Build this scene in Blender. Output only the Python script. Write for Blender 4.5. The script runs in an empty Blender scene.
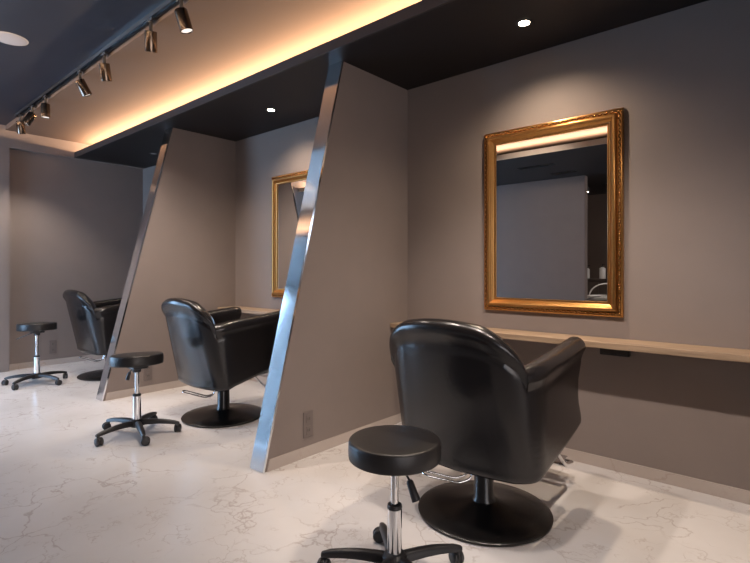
import bpy, bmesh, math, random
from mathutils import Vector, Matrix
random.seed(7)
scene = bpy.context.scene
COL = scene.collection
PI = math.pi
R = math.radians

# ------------------------------------------------------------------ camera
cam_d = bpy.data.cameras.new('camera'); cam = bpy.data.objects.new('camera', cam_d); COL.objects.link(cam)
cam_d.sensor_fit = 'HORIZONTAL'; cam_d.sensor_width = 36.0; cam_d.lens = 495.8 / 750 * 36
cam_d.shift_y = (269.6 - 281.5) / 750
cam.location = (0, 0, 1.12); cam.rotation_euler = (R(90), 0, R(41.08))
cam_d.clip_start = 0.05
scene.camera = cam

# ------------------------------------------------------------------ exposure, world
scene.view_settings.view_transform = 'Standard'; scene.view_settings.look = 'None'
scene.view_settings.gamma = 1; scene.view_settings.use_curve_mapping = False
scene.view_settings.exposure = 0.0
w = bpy.data.worlds.new('daylight'); scene.world = w; w.use_nodes = True
# overcast sky: blue on the shaded street side, pale warm haze on the bright side (+X)
_nt = w.node_tree; _bg = _nt.nodes['Background']; _bg.inputs[1].default_value = 1.0
_tc = _nt.nodes.new('ShaderNodeTexCoord'); _sp = _nt.nodes.new('ShaderNodeSeparateXYZ'); _mr = _nt.nodes.new('ShaderNodeMapRange')
_mr.inputs['From Min'].default_value = -.3; _mr.inputs['From Max'].default_value = .3
_mx = _nt.nodes.new('ShaderNodeMix'); _mx.data_type = 'RGBA'; _mx.clamp_result = False
_mx.inputs['A'].default_value = (7.0, 11.2, 16.8, 1); _mx.inputs['B'].default_value = (4.2, 3.75, 3.6, 1)
_nt.links.new(_tc.outputs['Generated'], _sp.inputs[0]); _ma = _nt.nodes.new('ShaderNodeMath'); _ma.operation = 'MULTIPLY_ADD'; _ma.inputs[1].default_value = .9; _nt.links.new(_sp.outputs['Y'], _ma.inputs[0]); _nt.links.new(_sp.outputs['X'], _ma.inputs[2]); _nt.links.new(_ma.outputs[0], _mr.inputs['Value'])
_nt.links.new(_mr.outputs['Result'], _mx.inputs['Factor']); _nt.links.new(_mx.outputs['Result'], _bg.inputs['Color'])

# ------------------------------------------------------------------ key measures
YW = 2.958            # mirror wall
CL = 2.463            # lowered ceiling
CU = 2.65             # lit upper ceiling
CD = 2.70             # dark ceiling
XE = -6.70            # recessed end wall
XB = -6.62            # end wall front plane
XR = 3.6              # right wall
YF = 2.112            # fascia of lowered ceiling
YS = 1.435            # step between lit and dark ceiling
YO = -1.40            # opposite wall
WARM = (1.0, 0.62, 0.33)

def area(name, loc, rot, sx, sy, power, color, spread=180):
    d = bpy.data.lights.new(name, 'AREA'); d.shape = 'RECTANGLE'; d.size = sx; d.size_y = sy
    d.energy = power; d.color = color; d.spread = R(spread)
    o = bpy.data.objects.new(name, d); COL.objects.link(o); o.location = loc; o.rotation_euler = rot
    return o

# daylight portal in the storefront window (left), LED strips in the two coves
pt = area('window_portal', (-5.85, YO - .14, 1.2), (R(90), 0, 0), 1.3, 2.35, 1, (1, 1, 1)); pt.data.cycles.is_portal = True
pt = area('window_portal', (XB - 0.14, -.585, 1.2), (0, R(-90), 0), 2.35, 1.5, 1, (1, 1, 1)); pt.data.cycles.is_portal = True
pt = area('window_portal', (XR + 0.12, -1.2, 1.2), (0, R(90), 0), 2.35, 4.0, 1, (1, 1, 1)); pt.data.cycles.is_portal = True
area('cove_led_mirror_side', (-3.0, 2.31, 2.512), (R(180 + 38), 0, 0), 7.2, 0.02, 120, (1.0, 0.64, 0.38))
area('cove_led_opposite', (-3.0, 0.09, 2.512), (R(180 - 30), 0, 0), 7.2, 0.02, 130, (1.0, 0.72, 0.5))

# ------------------------------------------------------------------ materials
MATS = {}
def mat(name, color, rough=0.5, metal=0.0, spec=0.5, bump=None, coat=0.0, emis=None, emis_s=0.0, var=0.0, var_scale=3.0):
    m = bpy.data.materials.new(name); m.use_nodes = True; nt = m.node_tree; b = nt.nodes['Principled BSDF']
    b.inputs['Base Color'].default_value = (*color, 1); b.inputs['Roughness'].default_value = rough
    b.inputs['Metallic'].default_value = metal; b.inputs['Specular IOR Level'].default_value = spec
    b.inputs['Coat Weight'].default_value = coat
    if emis: b.inputs['Emission Color'].default_value = (*emis, 1); b.inputs['Emission Strength'].default_value = emis_s
    tc = nt.nodes.new('ShaderNodeTexCoord')
    if bump:
        sc, st, dist = bump
        n = nt.nodes.new('ShaderNodeTexNoise'); n.inputs['Scale'].default_value = sc; n.inputs['Detail'].default_value = 4
        nt.links.new(tc.outputs['Object'], n.inputs['Vector'])
        bp = nt.nodes.new('ShaderNodeBump'); bp.inputs['Strength'].default_value = st; bp.inputs['Distance'].default_value = dist
        nt.links.new(n.outputs['Fac'], bp.inputs['Height']); nt.links.new(bp.outputs['Normal'], b.inputs['Normal'])
    if var:
        n2 = nt.nodes.new('ShaderNodeTexNoise'); n2.inputs['Scale'].default_value = var_scale; n2.inputs['Detail'].default_value = 5
        nt.links.new(tc.outputs['Object'], n2.inputs['Vector'])
        mx = nt.nodes.new('ShaderNodeMix'); mx.data_type = 'RGBA'
        mx.inputs['A'].default_value = (*[c * (1 - var) for c in color], 1); mx.inputs['B'].default_value = (*[min(1, c * (1 + var)) for c in color], 1)
        nt.links.new(n2.outputs['Fac'], mx.inputs['Factor']); nt.links.new(mx.outputs['Result'], b.inputs['Base Color'])
    MATS[name] = m
    return m

M_wall = mat('taupe_wallpaper', (0.225, 0.186, 0.170), 0.75, spec=0.25, bump=(260, 0.25, 0.002), var=0.05, var_scale=6)
M_soffit = mat('lowered_ceiling_paper', (0.014, 0.0115, 0.012), 0.55, spec=0.35, bump=(200, 0.2, 0.001))
M_dark = mat('dark_ceiling_blue_light', (0.018, 0.026, 0.044), 0.36, spec=0.45, bump=(200, 0.2, 0.001))  # same paper as the lowered ceiling, blue window light put into its colour
M_lit = mat('upper_ceiling_paper', (0.135, 0.095, 0.075), 0.8, spec=0.2, bump=(220, 0.2, 0.001))
M_fascia = mat('fascia_paint', (0.035, 0.030, 0.030), 0.6)
M_leather = mat('black_leather', (0.010, 0.0085, 0.009), 0.25, spec=0.55, bump=(55, 0.16, 0.004), var=0.15)
M_cushion = mat('black_leather_seat', (0.010, 0.0085, 0.009), 0.30, spec=0.5, bump=(70, 0.14, 0.003))
M_vinyl = mat('stool_vinyl', (0.014, 0.012, 0.012), 0.40, spec=0.5, bump=(120, 0.1, 0.002))
M_plast = mat('black_plastic', (0.022, 0.021, 0.023), 0.42)
M_blackmetal = mat('black_enamel', (0.010, 0.009, 0.009), 0.27, spec=0.5)
M_chrome = mat('chrome', (0.82, 0.83, 0.85), 0.07, 1.0)
M_edge = mat('polished_steel_edge', (0.86, 0.88, 0.90), 0.10, 1.0, bump=(5, 0.05, 0.01))
M_gold = mat('gold_leaf', (0.60, 0.315, 0.105), 0.28, 1.0, bump=(40, 0.04, 0.001))
M_gold_d = mat('aged_gold_carving', (0.50, 0.30, 0.12), 0.26, 1.0, bump=(180, 0.3, 0.002), var=0.35, var_scale=60)
M_mirror = mat('mirror_silver', (0.86, 0.86, 0.86), 0.0, 1.0)
M_spot = mat('spot_dark_chrome', (0.19, 0.14, 0.105), 0.22, 1.0)
M_track = mat('track_black', (0.03, 0.032, 0.038), 0.3, 0.3)
M_outlet = mat('outlet_taupe', (0.16, 0.13, 0.12), 0.45)
M_hole = mat('socket_slot', (0.03, 0.026, 0.025), 0.5)
M_white = mat('white_plastic', (0.75, 0.74, 0.72), 0.35)
M_disc = mat('speaker_white', (0.42, 0.41, 0.42), 0.6)
M_lens = mat('lamp_lens', (0.9, 0.9, 0.9), 0.3, emis=(1.0, 0.88, 0.78), emis_s=1.0)
M_led = mat('downlight_led', (0.9, 0.9, 0.9), 0.3, emis=(1.0, 0.86, 0.62), emis_s=40.0)
M_ceramic = mat('ceramic', (0.8, 0.79, 0.78), 0.12)
M_brown = mat('brown_panelling', (0.16, 0.12, 0.10), 0.5)
M_tan = mat('fascia_lit_tone', (0.55, 0.45, 0.36), 0.6)  # tan raised in the base colour to stand in for light on the fascia
M_frame = mat('window_aluminium', (0.30, 0.31, 0.33), 0.35, 0.8)
M_cab = mat('cabinet_brown', (0.06, 0.045, 0.038), 0.4)

def wood():
    m = mat('shelf_oak', (0.34, 0.23, 0.15), 0.42); nt = m.node_tree; b = nt.nodes['Principled BSDF']
    tc = nt.nodes.new('ShaderNodeTexCoord'); mp = nt.nodes.new('ShaderNodeMapping'); mp.inputs['Scale'].default_value = (1.2, 18, 18)
    n = nt.nodes.new('ShaderNodeTexNoise'); n.inputs['Scale'].default_value = 3; n.inputs['Detail'].default_value = 8; n.inputs['Distortion'].default_value = 0.6
    r = nt.nodes.new('ShaderNodeValToRGB'); r.color_ramp.elements[0].position = 0.3; r.color_ramp.elements[0].color = (0.24, 0.165, 0.11, 1)
    r.color_ramp.elements[1].position = 0.75; r.color_ramp.elements[1].color = (0.42, 0.30, 0.20, 1)
    nt.links.new(tc.outputs['Object'], mp.inputs['Vector']); nt.links.new(mp.outputs['Vector'], n.inputs['Vector'])
    nt.links.new(n.outputs['Fac'], r.inputs['Fac']); nt.links.new(r.outputs['Color'], b.inputs['Base Color'])
    return m
M_wood = wood()

def marble(name, base, rough):
    m = mat(name, base, rough, spec=0.5); nt = m.node_tree; b = nt.nodes['Principled BSDF']; N = nt.nodes; L = nt.links
    tc = N.new('ShaderNodeTexCoord')
    # soft cloudy ground
    n1 = N.new('ShaderNodeTexNoise'); n1.inputs['Scale'].default_value = 1.6; n1.inputs['Detail'].default_value = 6
    L.new(tc.outputs['Object'], n1.inputs['Vector'])
    r1 = N.new('ShaderNodeValToRGB'); r1.color_ramp.elements[0].position = 0.3; r1.color_ramp.elements[0].color = (base[0] * .86, base[1] * .84, base[2] * .82, 1)
    r1.color_ramp.elements[1].position = 0.65; r1.color_ramp.elements[1].color = (*base, 1)
    L.new(n1.outputs['Fac'], r1.inputs['Fac'])
    # two vein networks: warped voronoi cell borders broken up by noise
    prev = r1.outputs['Color']
    for sc, wid, dist, col, lo, hi, amt, off in ((2.5, 0.015, 0.60, (0.34, 0.27, 0.24), 0.45, 0.56, 0.50, 0), (6.0, 0.020, 0.32, (0.42, 0.35, 0.32), 0.48, 0.60, 0.50, 7)):
        nz = N.new('ShaderNodeTexNoise'); nz.inputs['Scale'].default_value = sc * 1.5; nz.inputs['Detail'].default_value = 6
        mp = N.new('ShaderNodeMapping'); mp.inputs['Location'].default_value = (off, off * 1.7, 0)
        L.new(tc.outputs['Object'], mp.inputs['Vector']); L.new(mp.outputs['Vector'], nz.inputs['Vector'])
        sub = N.new('ShaderNodeVectorMath'); sub.operation = 'SUBTRACT'; sub.inputs[1].default_value = (.5, .5, .5); L.new(nz.outputs['Color'], sub.inputs[0])
        scl = N.new('ShaderNodeVectorMath'); scl.operation = 'SCALE'; scl.inputs['Scale'].default_value = dist; L.new(sub.outputs['Vector'], scl.inputs[0])
        add = N.new('ShaderNodeVectorMath'); add.operation = 'ADD'; L.new(mp.outputs['Vector'], add.inputs[0]); L.new(scl.outputs['Vector'], add.inputs[1])
        vo = N.new('ShaderNodeTexVoronoi'); vo.feature = 'DISTANCE_TO_EDGE'; vo.inputs['Scale'].default_value = sc; L.new(add.outputs['Vector'], vo.inputs['Vector'])
        mr = N.new('ShaderNodeMapRange'); mr.interpolation_type = 'SMOOTHSTEP'
        mr.inputs['From Min'].default_value = 0.0; mr.inputs['From Max'].default_value = wid * 1.6; mr.inputs['To Min'].default_value = 1; mr.inputs['To Max'].default_value = 0
        L.new(vo.outputs['Distance'], mr.inputs['Value'])
        nb = N.new('ShaderNodeTexNoise'); nb.inputs['Scale'].default_value = sc * 0.9; nb.inputs['Detail'].default_value = 3
        mp2 = N.new('ShaderNodeMapping'); mp2.inputs['Location'].default_value = (off + 3, 5, 1); L.new(tc.outputs['Object'], mp2.inputs['Vector']); L.new(mp2.outputs['Vector'], nb.inputs['Vector'])
        mb = N.new('ShaderNodeMapRange'); mb.interpolation_type = 'SMOOTHSTEP'; mb.inputs['From Min'].default_value = lo; mb.inputs['From Max'].default_value = hi
        L.new(nb.outputs['Fac'], mb.inputs['Value'])
        mu = N.new('ShaderNodeMath'); mu.operation = 'MULTIPLY'; L.new(mr.outputs['Result'], mu.inputs[0]); L.new(mb.outputs['Result'], mu.inputs[1])
        mu2 = N.new('ShaderNodeMath'); mu2.operation = 'MULTIPLY'; L.new(mu.outputs[0], mu2.inputs[0]); mu2.inputs[1].default_value = amt
        mx = N.new('ShaderNodeMix'); mx.data_type = 'RGBA'; L.new(mu2.outputs[0], mx.inputs['Factor']); L.new(prev, mx.inputs['A']); mx.inputs['B'].default_value = (*col, 1)
        prev = mx.outputs['Result']
    L.new(prev, b.inputs['Base Color'])
    return m
M_floor = marble('marble_vinyl', (0.69, 0.665, 0.66), 0.22)
M_skirt = marble('marble_skirting', (0.48, 0.42, 0.385), 0.26)

def glass():
    m = bpy.data.materials.new('window_glass'); m.use_nodes = True; nt = m.node_tree; nt.nodes.clear()
    o = nt.nodes.new('ShaderNodeOutputMaterial'); t = nt.nodes.new('ShaderNodeBsdfTransparent'); g = nt.nodes.new('ShaderNodeBsdfGlossy')
    g.inputs['Roughness'].default_value = 0.02; f = nt.nodes.new('ShaderNodeFresnel'); f.inputs['IOR'].default_value = 1.45
    mx = nt.nodes.new('ShaderNodeMixShader'); nt.links.new(f.outputs[0], mx.inputs[0]); nt.links.new(t.outputs[0], mx.inputs[1]); nt.links.new(g.outputs[0], mx.inputs[2])
    nt.links.new(mx.outputs[0], o.inputs[0]); return m
M_glass = glass()

# ------------------------------------------------------------------ mesh helpers
def link(name, bm, m, parent=None, smooth=False, loc=(0, 0, 0)):
    bmesh.ops.recalc_face_normals(bm, faces=bm.faces[:])
    me = bpy.data.meshes.new(name); bm.to_mesh(me); bm.free()
    if smooth:
        for p in me.polygons: p.use_smooth = True
        try: me.set_sharp_from_angle(angle=R(smooth if smooth is not True else 40))
        except Exception: pass
    me.materials.append(m)
    o = bpy.data.objects.new(name, me); COL.objects.link(o); o.location = loc
    if parent: o.parent = parent
    return o
def thing(name, label, cat, loc=(0, 0, 0), rz=0, group=None):
    o = bpy.data.objects.new(name, None); COL.objects.link(o); o.empty_display_size = .1
    o.location = loc; o.rotation_euler = (0, 0, rz); return tag(o, label, cat, group)
def tag(o, label, cat, group=None):
    o['label'] = label; o['category'] = cat
    if group: o['group'] = group
    return o
def struct(o): o['kind'] = 'structure'; return o
def box(bm, x0, x1, y0, y1, z0, z1, bev=0.0, seg=2):
    r = bmesh.ops.create_cube(bm, size=1.0); vs = r['verts']
    for v in vs: v.co = Vector(((x0 + x1) / 2 + v.co.x * (x1 - x0), (y0 + y1) / 2 + v.co.y * (y1 - y0), (z0 + z1) / 2 + v.co.z * (z1 - z0)))
    if bev:
        es = list({e for v in vs for e in v.link_edges}); bmesh.ops.bevel(bm, geom=es, offset=bev, segments=seg, profile=.5, affect='EDGES')
    return bm
def boxm(*a, **k): return box(bmesh.new(), *a, **k)
def lathe(bm, prof, seg=40, c=(0, 0, 0), M=None):
    rings = []
    for r, z in prof:
        if r < 1e-6: rings.append([bm.verts.new((c[0], c[1], c[2] + z))])
        else: rings.append([bm.verts.new((c[0] + r * math.cos(2 * PI * i / seg), c[1] + r * math.sin(2 * PI * i / seg), c[2] + z)) for i in range(seg)])
    for a, b in zip(rings, rings[1:]):
        for i in range(seg):
            j = (i + 1) % seg
            if len(a) == 1 and len(b) == 1: continue
            if len(a) == 1: bm.faces.new((a[0], b[i], b[j]))
            elif len(b) == 1: bm.faces.new((a[i], b[0], a[j]))
            else: bm.faces.new((a[i], b[i], b[j], a[j]))
    if M is not None:
        for rg in rings:
            for v in rg: v.co = M @ v.co
    return bm
def tube(bm, pts, rad, seg=12, cap=True):
    pts = [Vector(p) for p in pts]; rings = []; n = len(pts)
    rads = rad if isinstance(rad, (list, tuple)) else [rad] * n
    up = None
    for i, p in enumerate(pts):
        t = ((pts[min(i + 1, n - 1)] - p).normalized() + (p - pts[max(i - 1, 0)]).normalized()).normalized()
        if up is None:
            a = Vector((0, 0, 1)) if abs(t.z) < .9 else Vector((1, 0, 0)); u = t.cross(a).normalized()
        else: u = (up - t * up.dot(t)).normalized()
        up = u; v = t.cross(u)
        rings.append([bm.verts.new(p + (u * math.cos(2 * PI * k / seg) + v * math.sin(2 * PI * k / seg)) * rads[i]) for k in range(seg)])
    for a, b in zip(rings, rings[1:]):
        for k in range(seg): bm.faces.new((a[k], a[(k + 1) % seg], b[(k + 1) % seg], b[k]))
    if cap: bm.faces.new(rings[0]); bm.faces.new(rings[-1][::-1])
    return bm
def rounded_path(pts, r=.03, n=5):
    pts = [Vector(p) for p in pts]; out = [pts[0]]
    for a, b, c in zip(pts, pts[1:], pts[2:]):
        d1 = (a - b).normalized(); d2 = (c - b).normalized(); rr = min(r, (a - b).length * .45, (c - b).length * .45)
        p, q = b + d1 * rr, b + d2 * rr
        for i in range(n + 1):
            t = i / n; out.append(p * (1 - t) ** 2 + b * 2 * t * (1 - t) + q * t * t)
    out.append(pts[-1]); return out
def prism(bm, poly, f0, f1):
    """poly of 2D points; f0/f1 map a 2D point to a 3D point for either side"""
    a = [bm.verts.new(f0(*p)) for p in poly]; b = [bm.verts.new(f1(*p)) for p in poly]; n = len(poly)
    bm.faces.new(a); bm.faces.new(b[::-1])
    for i in range(n): bm.faces.new((a[i], b[i], b[(i + 1) % n], a[(i + 1) % n]))
    return bm
def copy_tree(root):
    r = root.copy(); COL.objects.link(r)
    for ch in list(root.children):
        c = ch.copy(); COL.objects.link(c); c.parent = r
        for g in list(ch.children):
            d = g.copy(); COL.objects.link(d); d.parent = c
    return r

# ------------------------------------------------------------------ the room
struct(link('floor', boxm(XE - .3, XR + .1, -3.6, YW + .1, -.08, 0), M_floor))
struct(link('wall_mirror_side', boxm(XE - .1, XR, YW, YW + .1, 0, CU + .1), M_wall))
struct(link('wall_end_recess', boxm(XE - .1, XE, 1.47, YW, 0, CL), M_wall))
struct(link('wall_end_beam', boxm(XE - .1, XB, 1.47, YW, CL, CD + .1), M_wall))
bm = bmesh.new(); box(bm, XE - .1, XB, .15, 1.47, 0, CD + .1); box(bm, XE - .1, XB, YO - .12, -1.32, 0, CD + .1); box(bm, XE - .1, XB, -1.32, .15, 2.35, CD + .1)
struct(link('wall_end_pillar', bm, M_wall))
bm = bmesh.new()
for y in (-1.32, -.60, .11): box(bm, XB - .10, XB - .04, y, y + .04, 0, 2.35)
for z in (0.0, 2.30): box(bm, XB - .096, XB - .044, -1.32, .15, z, z + .05)
wf = struct(link('window_3', bm, M_frame))
link('window_pane', boxm(XB - .073, XB - .067, -1.29, .12, .04, 2.31), M_glass, wf)
# opposite wall (free standing past X = -2.39) with the storefront opening: one mesh
WX0, WX1, WZ = -6.5, -5.2, 2.35
bm = bmesh.new(); box(bm, XB, WX0, YO - .12, YO, 0, CD + .1); box(bm, WX1, -2.39, YO - .12, YO, 0, CD + .1); box(bm, WX0, WX1, YO - .12, YO, WZ, CD + .1)
struct(link('wall_opposite', bm, M_wall))
struct(link('wall_alcove_side', boxm(-4.1, -4.0, -3.4, YO - .12, 0, CD), M_wall))
struct(link('wall_alcove_back', boxm(-4.1, XR, -3.5, -3.4, 0, CD), M_brown))
bm = bmesh.new(); box(bm, XR, XR + .1, -3.5, -3.2, 0, CD + .1); box(bm, XR, XR + .1, .8, YW + .1, 0, CD + .1); box(bm, XR, XR + .1, -3.2, .8, WZ, CD + .1)
struct(link('wall_right', bm, M_wall))
bm = bmesh.new()
for k in range(4): y = -3.2 + k * 3.96 / 3; box(bm, XR + .05, XR + .10, y, y + .04, 0, WZ)
for z in (0.0, WZ - .05): box(bm, XR + .054, XR + .096, -3.2, .8, z, z + .05)
wf = struct(link('window_2', bm, M_frame))
link('window_pane', boxm(XR + .072, XR + .078, -3.17, .77, .04, WZ - .04), M_glass, wf)
# ceilings
struct(link('ceiling_dark', boxm(XE - .1, XR, 0.42, YS, CD, CD + .1), M_dark))
struct(link('ceiling_lit', boxm(XB, XR, YS, 2.50, CU, CU + .15), M_lit))
struct(link('ceiling_lit_opposite', boxm(XB, XR, -.30, 0.42, CU, CU + .15), M_lit))
bm = boxm(XB, XR, YF + .015, YW, CL, CL + .015); box(bm, XB, XR, 2.42, 2.44, CL + .015, CU)
struct(link('ceiling_lowered', bm, M_soffit))
bm = boxm(XB, XR, YO, .285, CL, CL + .015); box(bm, -4.0, XR, -3.4, YO - .001, CL, CL + .015); box(bm, XB, XR, -.24, -.22, CL + .015, CU)
struct(link('ceiling_lowered_opposite', bm, M_soffit))
struct(link('trim_1', boxm(XB, XR, YF, YF + .015, CL - .001, CL + .062), M_fascia))
struct(link('trim_2', boxm(XB, XR, .285, .30, CL - .001, CL + .062), M_tan))
struct(link('trim_3', boxm(-2.39, XR, -2.45, -2.37, CL - .07, CL), M_lit))
SK = .065
struct(link('baseboard_mirror_side', boxm(XE, XR, YW - .006, YW, 0, SK, bev=.002), M_skirt))
struct(link('baseboard_end', boxm(XE, XE + .006, 1.47, YW - .006, 0, SK), M_skirt))
struct(link('baseboard_opposite', boxm(WX1, -2.39, YO, YO + .006, 0, SK), M_skirt))
# storefront window
bm = bmesh.new(); yw0, yw1 = YO - .10, YO - .04
for x in (WX0, -5.87, WX1 - .04): box(bm, x, x + .04, yw0, yw1, .0, WZ)
for z in (0.0, WZ - .05): box(bm, WX0, WX1, yw0 + .004, yw1 - .004, z, z + .05)
wf = struct(link('window_1', bm, M_frame))
link('window_pane', boxm(WX0 + .03, WX1 - .03, YO - .073, YO - .067, .04, WZ - .04), M_glass, wf)

# ------------------------------------------------------------------ leaning-edge partitions
def partition(x, label):
    t = thing('partition_wall', label, 'partition', (x, 0, 0), 0, 'slanted partitions between the stations')
    T = -.115; yb, yt = 1.655, 2.272
    poly = [(yb, 0), (YW, 0), (YW, CL), (yt, CL)]
    link('panel', prism(bmesh.new(), poly, lambda y, z: (0, y, z), lambda y, z: (T, y, z)), M_wall, t)
    # polished metal edge strip with small returns
    n = Vector((0, -CL, (yt - yb))).normalized(); g = .010
    bm = bmesh.new()
    def pr(x0, x1, d0, d1):
        vs = []
        for xx in (x0, x1):
            for (yy, zz) in ((yb, 0), (yt, CL)):
                for d in (d0, d1):
                    vs.append(bm.verts.new((xx, yy + n.y * d, min(CL, max(0, zz + n.z * d)))))
        a = vs
        for f in ((0, 1, 3, 2), (4, 6, 7, 5), (0, 2, 6, 4), (1, 5, 7, 3), (0, 4, 5, 1), (2, 3, 7, 6)): bm.faces.new([a[i] for i in f])
    pr(T - .003, .003, 0, g); pr(.0005, .003, -.004, 0); pr(T - .003, T - .0005, -.004, 0)
    e = link('metal_edge', bm, M_edge, t); e['label'] = 'mirror-polished steel edge strip'
    for s, (x0, x1) in enumerate(((0, .005), (T - .005, T))):
        bm = bmesh.new(); poly = [(yb + .02, 0), (YW - .006, 0), (YW - .006, SK), (yb + .02 + SK * .25, SK)]
        prism(bm, poly, lambda y, z: (x0, y, z), lambda y, z: (x1, y, z)); link('skirting', bm, M_skirt, t)
    return t
partition(-2.255, 'nearest grey partition with slanted polished steel edge, between the first and second chairs')
partition(-4.519, 'farther grey partition with slanted metal edge, behind the middle chair')

partition(0.05, 'slanted grey partition just beyond the right end of the long shelf')

# ------------------------------------------------------------------ gilt mirrors
def sweep_rect(bm, W, H, prof):
    """prof: list of (inset, protrusion) swept round a W x H rectangle in the xz plane, facing -y"""
    cs = [(-1, -1), (1, -1), (1, 1), (-1, 1)]; rings = []
    for ins, d in prof: rings.append([bm.verts.new((sx * (W / 2 - ins), -d, sz * (H / 2 - ins))) for sx, sz in cs])
    for a, b in zip(rings, rings[1:]):
        for i in range(4): bm.faces.new((a[i], a[(i + 1) % 4], b[(i + 1) % 4], b[i]))
def make_mirror(label, x):
    t = thing('wall_mirror', label, 'mirror', (x, YW, 1.433), 0, 'gilt mirrors above the shelves')
    W, H = .845, 1.15
    bm = bmesh.new()
    prof = [(0, .001), (0, .022), (.004, .027), (.007, .028), (.008, .022), (.026, .022), (.027, .016), (.0295, .016), (.031, .036)]
    for i in range(9):
        a = PI * i / 8; prof.append((.042 - .011 * math.cos(a), .040 + .010 * math.sin(a)))
    prof += [(.055, .036)]
    for i in range(7):
        a = i / 6; prof.append((.057 + .016 * a, .035 - .014 * math.sin(a * PI / 2)))
    prof += [(.075, .024), (.079, .024), (.082, .020), (.083, .010), (.083, .001)]
    sweep_rect(bm, W, H, prof)
    link('frame', bm, M_gold, t, smooth=35)
    # carved outer border: running leaf beads
    bm = bmesh.new(); ins = .017
    def bead(cx, cz, horiz, k):
        r = bmesh.ops.create_uvsphere(bm, u_segments=8, v_segments=5, radius=1)
        ang = R(32 if k % 2 else -32); c, s = math.cos(ang), math.sin(ang)
        for v in r['verts']:
            a, b_, d = v.co.x * .0115, v.co.z * .0048, v.co.y * .011
            a, b_ = a * c - b_ * s, a * s + b_ * c
            if not horiz: a, b_ = b_, a
            v.co = Vector((cx + a, -.022 + d, cz + b_))
    n = 52
    for k in range(n):
        x_ = -W / 2 + ins + (W - 2 * ins) * k / (n - 1)
        for s in (-1, 1): bead(x_, s * (H / 2 - ins), True, k)
    n = 70
    for k in range(1, n - 1):
        z_ = -H / 2 + ins + (H - 2 * ins) * k / (n - 1)
        for s in (-1, 1): bead(s * (W / 2 - ins), z_, False, k)
    b = link('carved_border', bm, M_gold_d, t, smooth=60); b['label'] = 'carved leaf border in darker gold'
    link('mirror_glass', boxm(-W / 2 + .080, W / 2 - .080, -.014, -.009, -H / 2 + .080, H / 2 - .080), M_mirror, t)
    link('back_board', boxm(-W / 2 + .01, W / 2 - .01, -.009, -.0005, -H / 2 + .01, H / 2 - .01), M_cab, t)
    return t
make_mirror('large gold framed mirror above the shelf behind the nearest chair', -1.182)
make_mirror('gold framed mirror partly hidden by the slanted steel edge, above the middle chair', -3.452)

# ------------------------------------------------------------------ shelves
def shelf(x0, x1, label):
    o = link('wall_shelf', boxm(x0, x1, 2.745, YW - .001, .706, .738, bev=.002), M_wood)
    return tag(o, label, 'shelf', 'wooden shelves along the mirror wall')
shelf(-2.250, -.080, 'long light wood shelf on the mirror wall under the large gold mirror')
shelf(-4.514, -2.385, 'light wood shelf behind the middle chair, glimpsed over its armrests')
t = thing('power_strip', 'small black power socket box fixed to the wall right under the long shelf', 'socket', (-.80, YW, .668))
link('housing', boxm(-.075, .075, -.045, -.001, -.022, .022, bev=.005), M_plast, t)
for k in (-1, 1):
    link('socket', boxm(k * .035 - .02, k * .035 + .02, -.049, -.0445, -.013, .013, bev=.002), M_hole, t)

# ------------------------------------------------------------------ wall outlets
def outlet(loc, label):
    t = thing('wall_outlet', label, 'outlet', loc, 0, 'taupe power outlets low on the walls')
    link('cover_plate', boxm(.0005, .007, -.038, .038, -.077, .077, bev=.003), M_outlet, t)
    for s in (-1, 1):
        q = link('receptacle', boxm(.006, .0095, -.018, .018, s * .034 - .025, s * .034 + .025, bev=.002), M_outlet, t)
        bm = bmesh.new()
        for y in (-.007, .007): box(bm, .009, .0102, y - .0015, y + .0015, s * .034 - .008, s * .034 + .008)
        link('slots', bm, M_hole, q)
    return t
outlet((-2.255, 1.974, .195), 'taupe wall outlet on the nearest slanted partition')
outlet((-4.519, 2.040, .192), 'taupe wall outlet on the farther partition, seen just under the middle stool seat')
outlet((XE, 1.909, .210), 'taupe wall outlet on the end wall, right of the farthest stool')

# ------------------------------------------------------------------ styling chairs
W0, W1 = .343, .360       # half width at bottom / top
def plan(s, z):
    """outer plan curve; s in [-1,1]; returns point and outward normal"""
    k = min(1, max(0, (z - .30) / .45)); ks = k ** .8
    W = W0 + (W1 - W0) * ks
    back = -.235 - .125 * min(1.25, max(0, (z - .30) / .5))
    fr = .295 + .062 * math.exp(-((z - .41) / .085) ** 2) + .055 * min(1, max(0, (z - .62) / .12))
    Rc = .115 + .07 * k; bow = .02
    L1, L2, L3 = fr - (back + Rc), Rc * PI / 2, W - Rc
    a = abs(s); sg = 1 if s >= 0 else -1
    # fixed parameter split keeps columns aligned at every height
    s3, s2 = .17, .55
    if a <= s3:
        u = a / s3; x = L3 * u; y = back - bow * (1 - u * u) ; nx, ny = 0.08 * u, -1
    elif a <= s2:
        th = (a - s3) / (s2 - s3) * PI / 2; x = L3 + Rc * math.sin(th); y = back + Rc * (1 - math.cos(th)); nx, ny = math.sin(th), -math.cos(th)
    else:
        u = (a - s2) / (1 - s2); x = W - .018 * u * u; y = back + Rc + L1 * u; nx, ny = 1, 0
    l = math.hypot(nx, ny)
    return Vector((sg * x, y, 0)), Vector((sg * nx / l, ny / l, 0))
SJ = .40                  # where the back meets the arm
def top_h(s):
    a = abs(s)
    if a <= SJ:
        u = a / SJ; return .742 + .178 * max(0, 1 - u ** 2.15) ** .58
    u = (a - SJ) / (1 - SJ); return .742 + .068 * u
def bot_h(s):
    a = abs(s); return .255 + .015 * min(1, a / .45) if a < .45 else .270 + .125 * ((a - .45) / .55) ** 1.1
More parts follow.
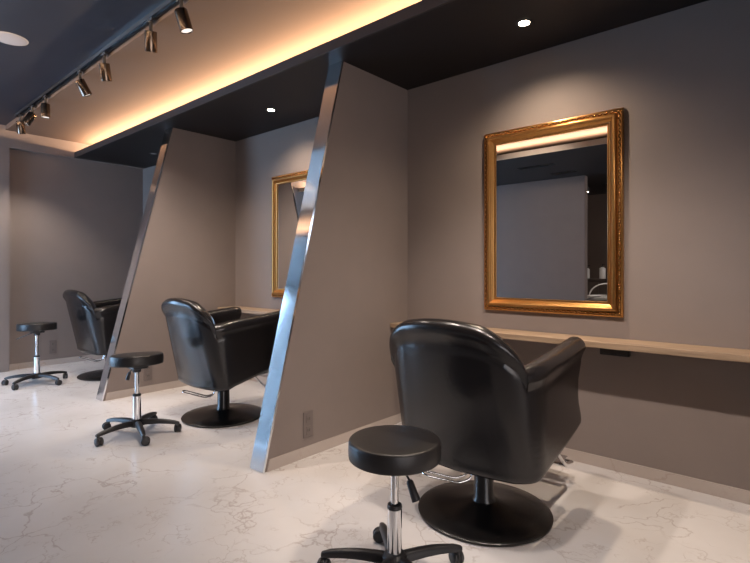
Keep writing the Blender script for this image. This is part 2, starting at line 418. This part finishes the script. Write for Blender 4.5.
def shell(bm, svals, ends):
    TH = .088; rings = []
    for i, s in enumerate(svals):
        zt, zb = top_h(s), bot_h(s); shrink = 0.0
        if ends and abs(s) > .955: q = (abs(s) - .955) / .045; shrink = 1 - math.sqrt(max(0, 1 - q * q * .92))
        th = TH * (1 - .0 * shrink); ring = []
        zt2 = zt - .030 * shrink; zb2 = zb + .02 * shrink
        nz = 30
        sec = []
        for j in range(nz + 1):                     # outer face, bottom to top
            v = j / nz; z = zb2 + .02 + (zt2 - .045 - zb2 - .02) * v
            ab = 1.0 if abs(s) <= SJ else 1 - .6 * min(1, (abs(s) - SJ) / .08); d = 0.013 * math.exp(-((zt2 - .045 - z) / .022) ** 2) - .007 * ab * math.exp(-((zt2 - .098 - z) / .008) ** 2)
            sec.append((z, d))
        for j in range(1, 9):                       # rolled top
            a = PI * j / 9; sec.append((zt2 - .045 + .045 * math.sin(a), .013 - (th + .013) * (1 - math.cos(a)) / 2))
        for j in range(nz, -1, -1):                 # inner face
            v = j / nz; z = zb2 + .02 + (zt2 - .045 - zb2 - .02) * v
            sec.append((z, -th))
        for j in range(1, 5):
            a = PI * j / 5; sec.append((zb2 + .02 - .02 * math.sin(a), -th + th * (1 - math.cos(a)) / 2))
        for z, d in sec:
            p, n = plan(s, z); dd = -th / 2 + (d + th / 2) * (1 - shrink * .85)
            q = p + n * dd; q.z = z; ring.append(bm.verts.new(q))
        rings.append(ring)
    m = len(rings[0])
    for a, b in zip(rings, rings[1:]):
        for k in range(m): bm.faces.new((a[k], a[(k + 1) % m], b[(k + 1) % m], b[k]))
    for rg in (rings[0], rings[-1]): bm.faces.new(rg)
    return bm
def pad(bm, outline, t, r, puff, fmap, rings_in=4):
    n = len(outline); P = [Vector(p) for p in outline]; cen = sum(P, Vector((0, 0))) / n; nor = []
    for i in range(n):
        e = P[(i + 1) % n] - P[i - 1]; nor.append(Vector((e.y, -e.x)).normalized())
    h = t / 2; rr = []
    K = 5
    last0 = [P[i] - nor[i] * r for i in range(n)]
    for s in range(1, rings_in): f = s / rings_in; rr.append(([cen + (q - cen) * f for q in last0], -(h + puff * (1 - f * f))))
    for k in range(2 * K + 1):
        a = -PI / 2 + PI * k / (2 * K); ins = r * (1 - math.cos(a)); rr.append(([P[i] - nor[i] * ins for i in range(n)], h * math.sin(a)))
    for s in range(rings_in - 1, 0, -1): f = s / rings_in; rr.append(([cen + (q - cen) * f for q in last0], h + puff * (1 - f * f)))
    vr = [[bm.verts.new(fmap(q.x, q.y, d)) for q in pts] for pts, d in rr]
    for a, b in zip(vr, vr[1:]):
        for i in range(n): bm.faces.new((a[i], a[(i + 1) % n], b[(i + 1) % n], b[i]))
    for ring, d in ((vr[0], -(h + puff)), (vr[-1], h + puff)):
        c = bm.verts.new(fmap(cen.x, cen.y, d))
        for i in range(n): bm.faces.new((ring[i], ring[(i + 1) % n], c))
    return bm
def rrect(x0, x1, y0, y1, r, n=5):
    out = []
    for cx, cy, a0 in ((x1 - r, y0 + r, -90), (x1 - r, y1 - r, 0), (x0 + r, y1 - r, 90), (x0 + r, y0 + r, 180)):
        for i in range(n + 1): a = R(a0 + 90 * i / n); out.append((cx + r * math.cos(a), cy + r * math.sin(a)))
    return out
def frange(a, b, n): return [a + (b - a) * i / n for i in range(n + 1)]

def make_chair(loc, rz, label):
    t = thing('salon_chair', label, 'chair', loc, rz, 'black leather styling chairs')
    sv = [SJ * math.sin(PI / 2 * q) for q in frange(-1, 1, 44)]
    link('backrest', shell(bmesh.new(), sv, False), M_leather, t, smooth=50)
    for sg in (-1, 1):
        sv = [sg * v for v in frange(SJ, .955, 20)] + [sg * (.955 + .045 * math.sin(PI / 2 * q / 6)) for q in range(1, 7)]
        link('armrest', shell(bmesh.new(), sv, True), M_leather, t, smooth=50)
    link('back_cushion', pad(bmesh.new(), rrect(-.215, .215, .44, .84, .10), .07, .03, .012,
         lambda a, b, d: Vector((a, -.235 - .16 * (b - .44) - d + .25 * a * a, b))), M_cushion, t, smooth=50)
    link('seat', pad(bmesh.new(), rrect(-.235, .235, -.19, .325, .05), .13, .035, .012, lambda a, b, d: Vector((a, b, .425 + d))), M_cushion, t, smooth=50)
    bm = pad(bmesh.new(), rrect(-.225, .225, -.17, .27, .05), .045, .01, 0, lambda a, b, d: Vector((a, b, .3385 + d)))
    link('seat_base', bm, M_plast, t, smooth=40)
    link('pump_column', lathe(bmesh.new(), [(0, .045), (.058, .045), (.055, .058), (.046, .075), (.044, .20), (.040, .215), (.040, .305), (.11, .308), (.11, .318), (0, .318)], 36), M_blackmetal, t, smooth=40)
    bm = lathe(bmesh.new(), [(0, 0.0), (.296, 0.0), (.303, .004), (.304, .012), (.298, .017), (.282, .019), (.276, .0215), (.20, .031), (.12, .041), (.075, .052), (.055, .058), (0, .058)], 72)
    link('floor_disc', bm, M_blackmetal, t, smooth=35)
    # chrome pump pedal: a bent bar loop reaching to the back left
    bm = bmesh.new(); d = Vector((-.62, -.78, 0)); q = Vector((.78, -.62, 0))
    def pp(a, b, z): v = d * a + q * b; return (v.x, v.y, z)
    tube(bm, rounded_path([pp(.035, .022, .265), pp(.075, .024, .165), pp(.13, .026, .152), pp(.29, .03, .200), pp(.30, -.01, .203), pp(.29, -.03, .200), pp(.13, -.026, .152), pp(.075, -.024, .165), pp(.035, -.022, .265)], .02), .0048, 8)
    link('pump_pedal', bm, M_chrome, t, smooth=60)
    # chrome foot rest in front
    bm = bmesh.new()
    for sg in (-1, 1): tube(bm, rounded_path([(sg * .15, .10, .325), (sg * .17, .33, .30), (sg * .19, .50, .115), (sg * .19, .60, .10)], .05), .010, 10)
    tube(bm, [(-.19, .595, .102), (.19, .595, .102)], .010, 10); tube(bm, [(-.19, .52, .108), (.19, .52, .108)], .010, 10)
    box(bm, -.16, .16, .49, .625, .111, .119, bev=.003)
    link('foot_rest', bm, M_chrome, t, smooth=50)
    return t
ch = make_chair((-1.13, 2.065, 0), R(0), 'nearest black leather salon chair, in front of the large gold mirror')
for x, y, rz, lab in ((-3.37, 2.10, R(0), 'middle black leather salon chair, its arm end hidden by the slanted steel edge'),
                      (-5.58, 2.12, R(0), 'farthest black leather salon chair, half hidden behind the farther partition')):
    c = copy_tree(ch); c.location = (x, y, 0); c.rotation_euler = (0, 0, rz); c['label'] = lab

# ------------------------------------------------------------------ rolling stools
def make_stool(loc, top, angs, lever, tilt, label):
    t = thing('rolling_stool', label, 'stool', loc, 0, 'black rolling stools')
    zs = top - .066
    prof = [(0, zs), (.148, zs), (.160, zs + .001), (.1645, zs + .004), (.166, zs + .009), (.167, zs + .035), (.166, zs + .060), (.1645, zs + .065), (.161, zs + .0685), (.156, zs + .070), (.08, zs + .071), (0, zs + .071)]
    seat = link('seat', lathe(bmesh.new(), [(r, z - zs) for r, z in prof], 64), M_vinyl, t, smooth=40, loc=(0, 0, zs))
    seat.rotation_euler = tilt
    bm = boxm(-.065, .065, -.05, .05, zs - .024, zs - .002, bev=.004); lathe(bm, [(0, zs - .05), (.026, zs - .05), (.028, zs - .024), (0, zs - .022)], 24)
    link('mounting_plate', bm, M_plast, t, smooth=40)
    link('lift_rod', lathe(bmesh.new(), [(0, .24), (.0135, .24), (.0135, zs - .04), (0, zs - .04)], 24), M_chrome, t, smooth=40)
    bm = lathe(bmesh.new(), [(0, .07), (.026, .07), (.0265, .10), (.0265, .262), (.0235, .264), (0, .264)], 32)
    link('sleeve', bm, M_chrome, t, smooth=40)
    link('collar', lathe(bmesh.new(), [(.016, .262), (.0265, .262), (.0272, .268), (.0255, .276), (.016, .278), (.0138, .274)], 32), M_plast, t, smooth=40)
    bm = lathe(bmesh.new(), [(0, .055), (.040, .055), (.045, .068), (.045, .092), (.034, .104), (.027, .106), (0, .106)], 32)
    link('hub', bm, M_plast, t, smooth=40)
    for a in angs:
        c, s = math.cos(R(a)), math.sin(R(a))
        bm = bmesh.new(); rings = []
        for u in frange(0, 1, 8):
            r_ = .030 + .245 * u; wd = .021 - .007 * u; zt = .098 - .022 * u ** 1.6 + .006 * math.sin(PI * u); zb = zt - .034 + .012 * u
            if u == 1: wd *= .7; zt -= .004; zb += .003
            ring = []
            for lx, lz in ((-1, 0), (-.9, .75), (-.45, 1), (.45, 1), (.9, .75), (1, 0)):
                ring.append(bm.verts.new((r_ * c - lx * wd * s, r_ * s + lx * wd * c, zb + (zt - zb) * lz)))
            rings.append(ring)
        for p, q in zip(rings, rings[1:]):
            for k in range(6): bm.faces.new((p[k], p[(k + 1) % 6], q[(k + 1) % 6], q[k]))
        bm.faces.new(rings[0]); bm.faces.new(rings[-1])
        leg = link('leg', bm, M_plast, t, smooth=45)
        # twin wheel caster, trailing sideways
        ca = R(a + 62 + (a * 7) % 40); cx, cy = .262 * c, .262 * s
        Mx = Matrix.Translation((cx + .012 * math.cos(ca), cy + .012 * math.sin(ca), .0265)) @ Matrix.Rotation(ca, 4, 'Z') @ Matrix.Rotation(R(90), 4, 'X')
        bm = bmesh.new()
        for z0 in (-.022, .004):
            lathe(bm, [(0, z0), (.018, z0), (.0235, z0 + .002), (.0265, z0 + .006), (.0265, z0 + .012), (.0235, z0 + .016), (.018, z0 + .018), (0, z0 + .018)], 24, M=Mx)
        lathe(bm, [(0, -.004), (.0235, -.004), (.0235, .004), (0, .004)], 20, M=Mx)
        bmesh.ops.translate(bm, vec=(0, 0, 0), verts=bm.verts[:])
        lathe(bm, [(0, .040), (.009, .040), (.009, .074), (0, .074)], 12, c=(cx, cy, 0))
        link('caster', bm, M_plast, leg, smooth=40)
    a, ln, dz, thick = lever; c, s = math.cos(R(a)), math.sin(R(a))
    bm = tube(bmesh.new(), [(c * .03, s * .03, zs - .022), (c * (.05 + ln * .35), s * (.05 + ln * .35), zs - .022 - dz * .40)], .004, 8)
    lv = tube(bm, [(c * (.05 + ln * .33), s * (.05 + ln * .33), zs - .022 - dz * .38), (c * (.05 + ln * .38), s * (.05 + ln * .38), zs - .022 - dz * .44), (c * (.05 + ln), s * (.05 + ln), zs - .022 - dz)], [thick * .55, thick * .8, thick], 10)
    link('height_lever', lv, M_plast, t, smooth=50)
    return t
make_stool((-1.12, 1.392, 0), .508, (62, 140, 209, 280, 351), (2, .045, .105, .016), (0, 0, 0), 'nearest black round rolling stool with chrome post, beside the nearest chair')
make_stool((-3.44, 1.480, 0), .540, (-15, 50, 130, 200, 278), (205, .03, .085, .013), (R(-1), R(-3), 0), 'middle black rolling stool with chrome post and five casters on the open floor')
make_stool((-5.71, 1.490, 0), .590, (24, 98, 168, 236, 304), (215, .17, .07, .005), (R(-1), R(-2), 0), 'farthest black rolling stool, near the end wall')

# ------------------------------------------------------------------ track with spotlights
TY = 1.405
tr = thing('lighting_track', 'long black lighting track running along the dark ceiling edge', 'light track', (0, TY, 0))
bm = boxm(-6.05, 1.0, -.017, -.0125, 2.672, CD - .0005); box(bm, -6.05, 1.0, .0125, .017, 2.672, CD - .0005); box(bm, -6.05, 1.0, -.0125, .0125, 2.690, CD - .0005)
link('rail', bm, M_track, tr)
link('end_cap', boxm(-6.065, -6.05, -.0175, .0175, 2.6715, CD - .0005), M_plast, tr)
def make_spot(x, lx, ly, power, label, lit=True):
    """lx, ly: sideways tilt of the lamp head"""
    t = thing('track_spotlight', label, 'spotlight', (x, TY, 2.672), 0, 'spotlights on the black lighting track')
    link('adapter', boxm(-.038, .038, -.012, .012, -.014, .0, bev=.002), M_plast, t)
    link('stem', lathe(bmesh.new(), [(0, -.075), (.011, -.075), (.011, -.012), (0, -.012)], 16), M_plast, t, smooth=40)
    d = Vector((lx, ly, -1)).normalized(); piv = Vector((0, 0, -.085))
    Mx = Matrix.Translation(piv) @ Vector((0, 0, 1)).rotation_difference(-d).to_matrix().to_4x4()
    bm = lathe(bmesh.new(), [(0, .012), (.034, .012), (.036, .009), (.036, -.107), (.033, -.109), (.0315, -.107), (.0315, -.094), (0, -.094)], 36, M=Mx)
    bd = link('lamp_head', bm, M_spot, t, smooth=40)
    link('lens', lathe(bmesh.new(), [(0, -.1025), (.031, -.1025), (.031, -.0945), (0, -.0945)], 28, M=Mx), M_lens, bd, smooth=40)
    ld = bpy.data.lights.new('spot_beam', 'SPOT'); ld.energy = power; ld.color = (1.0, .86, .75); ld.spot_size = R(84); ld.spot_blend = .8; ld.shadow_soft_size = .03
    lo = bpy.data.objects.new('spot_beam', ld); COL.objects.link(lo); lo.parent = t
    lo.matrix_local = Mx @ Matrix.Translation((0, 0, -.123))
    return t
SP = 72
make_spot(-2.69, .15, .25, SP, 'nearest track spotlight, at the top edge of the photo, tilted to the right')
make_spot(-3.07, -.35, .18, SP, 'second nearest track spotlight, hanging straight with tan reflections')
make_spot(-3.80, -.25, .25, SP, 'third nearest track spotlight, hanging almost straight')
make_spot(-4.28, .05, .55, SP, 'fourth track spotlight, tilted strongly to the right with a bluish edge')
make_spot(-5.13, .0, .0, SP, 'nearest of the three spotlights close together at the far end of the track')
make_spot(-5.52, -.22, -.50, SP, 'second last track spotlight, tilted to the left')
make_spot(-5.92, -.3, .15, SP, 'last track spotlight at the far end of the track')
for x, lx, ly, lab in ((-2.20, -.25, -1.6, 'added unseen track spotlight that brightens the opposite wall'), (-1.55, .1, .45, 'track spotlight on the track above the nearest stool, left of its neighbour'), (-.80, -.1, .45, 'track spotlight on the track right of the one above the nearest stool'), (-.1, -.25, .45, 'rightmost track spotlight, nearest the right wall')):  # the first is an added unseen lamp, there to brighten the opposite wall
    make_spot(x, lx, ly, SP, lab)

# ------------------------------------------------------------------ recessed downlights
def downlight(x, label, power, r=.036, y=2.568, lens=None):
    t = thing('downlight', label, 'downlight', (x, y, CL), 0, 'recessed downlights above the stations')
    link('trim_ring', lathe(bmesh.new(), [(r * .8, -.001), (r, -.004), (r * 1.2, -.003), (r * 1.25, -.0005)], 32), M_plast, t, smooth=40)
    link('lamp', lathe(bmesh.new(), [(0, -.003), (r * .8, -.003), (r * .8, -.0008), (0, -.0008)], 32), lens or M_led, t, smooth=40)
    ld = bpy.data.lights.new('downlight_beam', 'SPOT'); ld.energy = power; ld.color = (1.0, .80, .60); ld.spot_size = R(142); ld.spot_blend = 1.0; ld.shadow_soft_size = .03
    lo = bpy.data.objects.new('downlight_beam', ld); COL.objects.link(lo); lo.parent = t; lo.location = (0, 0, -.012)
    return t
downlight(-1.162, 'bright recessed downlight over the nearest chair', 80)
downlight(-3.40, 'recessed downlight over the middle chair', 70)
downlight(-5.70, 'dim recessed downlight over the farthest chair, beside the slanted edge', 8, y=2.64, lens=M_disc)
o = link('ceiling_speaker', lathe(bmesh.new(), [(0, -.006), (.095, -.006), (.103, -.004), (.106, -.0005), (0, -.0005)], 48), M_disc, None, True, (-4.11, .915, CD))
tag(o, 'round pale disc set in the dark ceiling at the upper left', 'ceiling speaker')

# ------------------------------------------------------------------ things seen only in the mirrors
for x, y, lab in ((-2.66, -.35, 'long dark ceiling vent reflected in the large mirror, upper one'), (-2.55, -1.0, 'short dark ceiling vent reflected in the large mirror, lower one')):
    t = thing('ceiling_vent', lab, 'vent', (x, y, CL), 0)
    w_ = .24 if y > -.5 else .17
    bm = boxm(-w_, w_, -.05, -.04, -.006, -.0005); box(bm, -w_, w_, .04, .05, -.006, -.0005); box(bm, -w_, -w_ + .01, -.04, .04, -.006, -.0005); box(bm, w_ - .01, w_, -.04, .04, -.006, -.0005)
    link('vent_frame', bm, M_blackmetal, t)
    bm = bmesh.new()
    for k in range(4): box(bm, -w_ + .01, w_ - .01, -.034 + k * .019, -.026 + k * .019, -.005, -.001)
    link('louvres', bm, M_blackmetal, t)
t = thing('wall_cabinet', 'dark brown counter cabinet seen in the large mirror behind the grey wall', 'cabinet', (-2.7, -3.395, 0))
link('body', boxm(-.95, .95, 0, .34, 0, .93), M_cab, t); link('countertop', boxm(-.97, .97, 0, .37, .93, .965, bev=.003), M_cab, t)
for k in range(4): link('door', boxm(-.94 + k * .475, -.475 + k * .475, .34, .358, .02, .91, bev=.003), M_cab, t)
def bottle(x, y, z, r, h, lab):
    t = thing('pump_bottle', lab, 'bottle', (x, y, z), 0, 'white bottles on the counter in the mirror')
    link('bottle_body', lathe(bmesh.new(), [(0, 0), (r, 0), (r * 1.02, .01), (r, h * .72), (r * .5, h * .8), (r * .4, h * .82), (0, h * .82)], 24), M_white, t, smooth=40)
    bm = lathe(bmesh.new(), [(0, h * .82), (r * .45, h * .82), (r * .45, h * .88), (.006, h * .89), (.006, h), (0, h)], 16); box(bm, -.008, .045, -.008, .008, h, h + .012, bev=.002)
    link('pump', bm, M_plast, t, smooth=40)
bottle(-2.93, -3.20, .965, .035, .22, 'slim white pump bottle on the counter, reflected left of the other bottle')
bottle(-2.68, -3.20, .965, .050, .24, 'wide white pump bottle on the counter, reflected nearest the mirror frame')
t = thing('shampoo_basin', 'white shampoo basin with a curved hose, reflected low in the large mirror', 'basin', (-2.36, -2.2, -.13))
link('basin_bowl', lathe(bmesh.new(), [(0, .70), (.12, .71), (.20, .76), (.235, .84), (.25, .85), (.255, .84), (.22, .74), (.13, .67), (0, .66)], 40), M_ceramic, t, smooth=40)
link('pedestal', lathe(bmesh.new(), [(0, .13), (.17, .13), (.16, .16), (.10, .19), (.09, .6), (.12, .668), (0, .668)], 32), M_blackmetal, t, smooth=40)
link('faucet_hose', tube(bmesh.new(), [(-.22 + .26 * (1 - math.cos(a)) , .0, .835 + .20 * math.sin(a)) for a in [R(v) for v in range(0, 100, 8)]], .009, 10), M_white, t, smooth=60)
t = thing('ceiling_spotlight', 'small glowing black spotlight reflected beside the grey wall edge in the large mirror', 'spotlight', (-2.62, -2.2, CL))
link('stem', lathe(bmesh.new(), [(0, -.05), (.012, -.05), (.012, -.0005), (0, -.0005)], 16), M_plast, t, smooth=40)
hd = link('lamp_head', lathe(bmesh.new(), [(0, -.045), (.036, -.045), (.036, -.12), (.032, -.12), (.032, -.11), (0, -.11)], 28), M_plast, t, smooth=40)
link('lens', lathe(bmesh.new(), [(0, -.118), (.0315, -.118), (.0315, -.111), (0, -.111)], 28), M_led, hd, smooth=40)
ld = bpy.data.lights.new('spot_beam', 'SPOT'); ld.energy = 60; ld.color = (1.0, .86, .75); ld.spot_size = R(100); ld.spot_blend = .8; ld.shadow_soft_size = .03
lo = bpy.data.objects.new('spot_beam', ld); COL.objects.link(lo); lo.parent = t; lo.location = (0, 0, -.125)
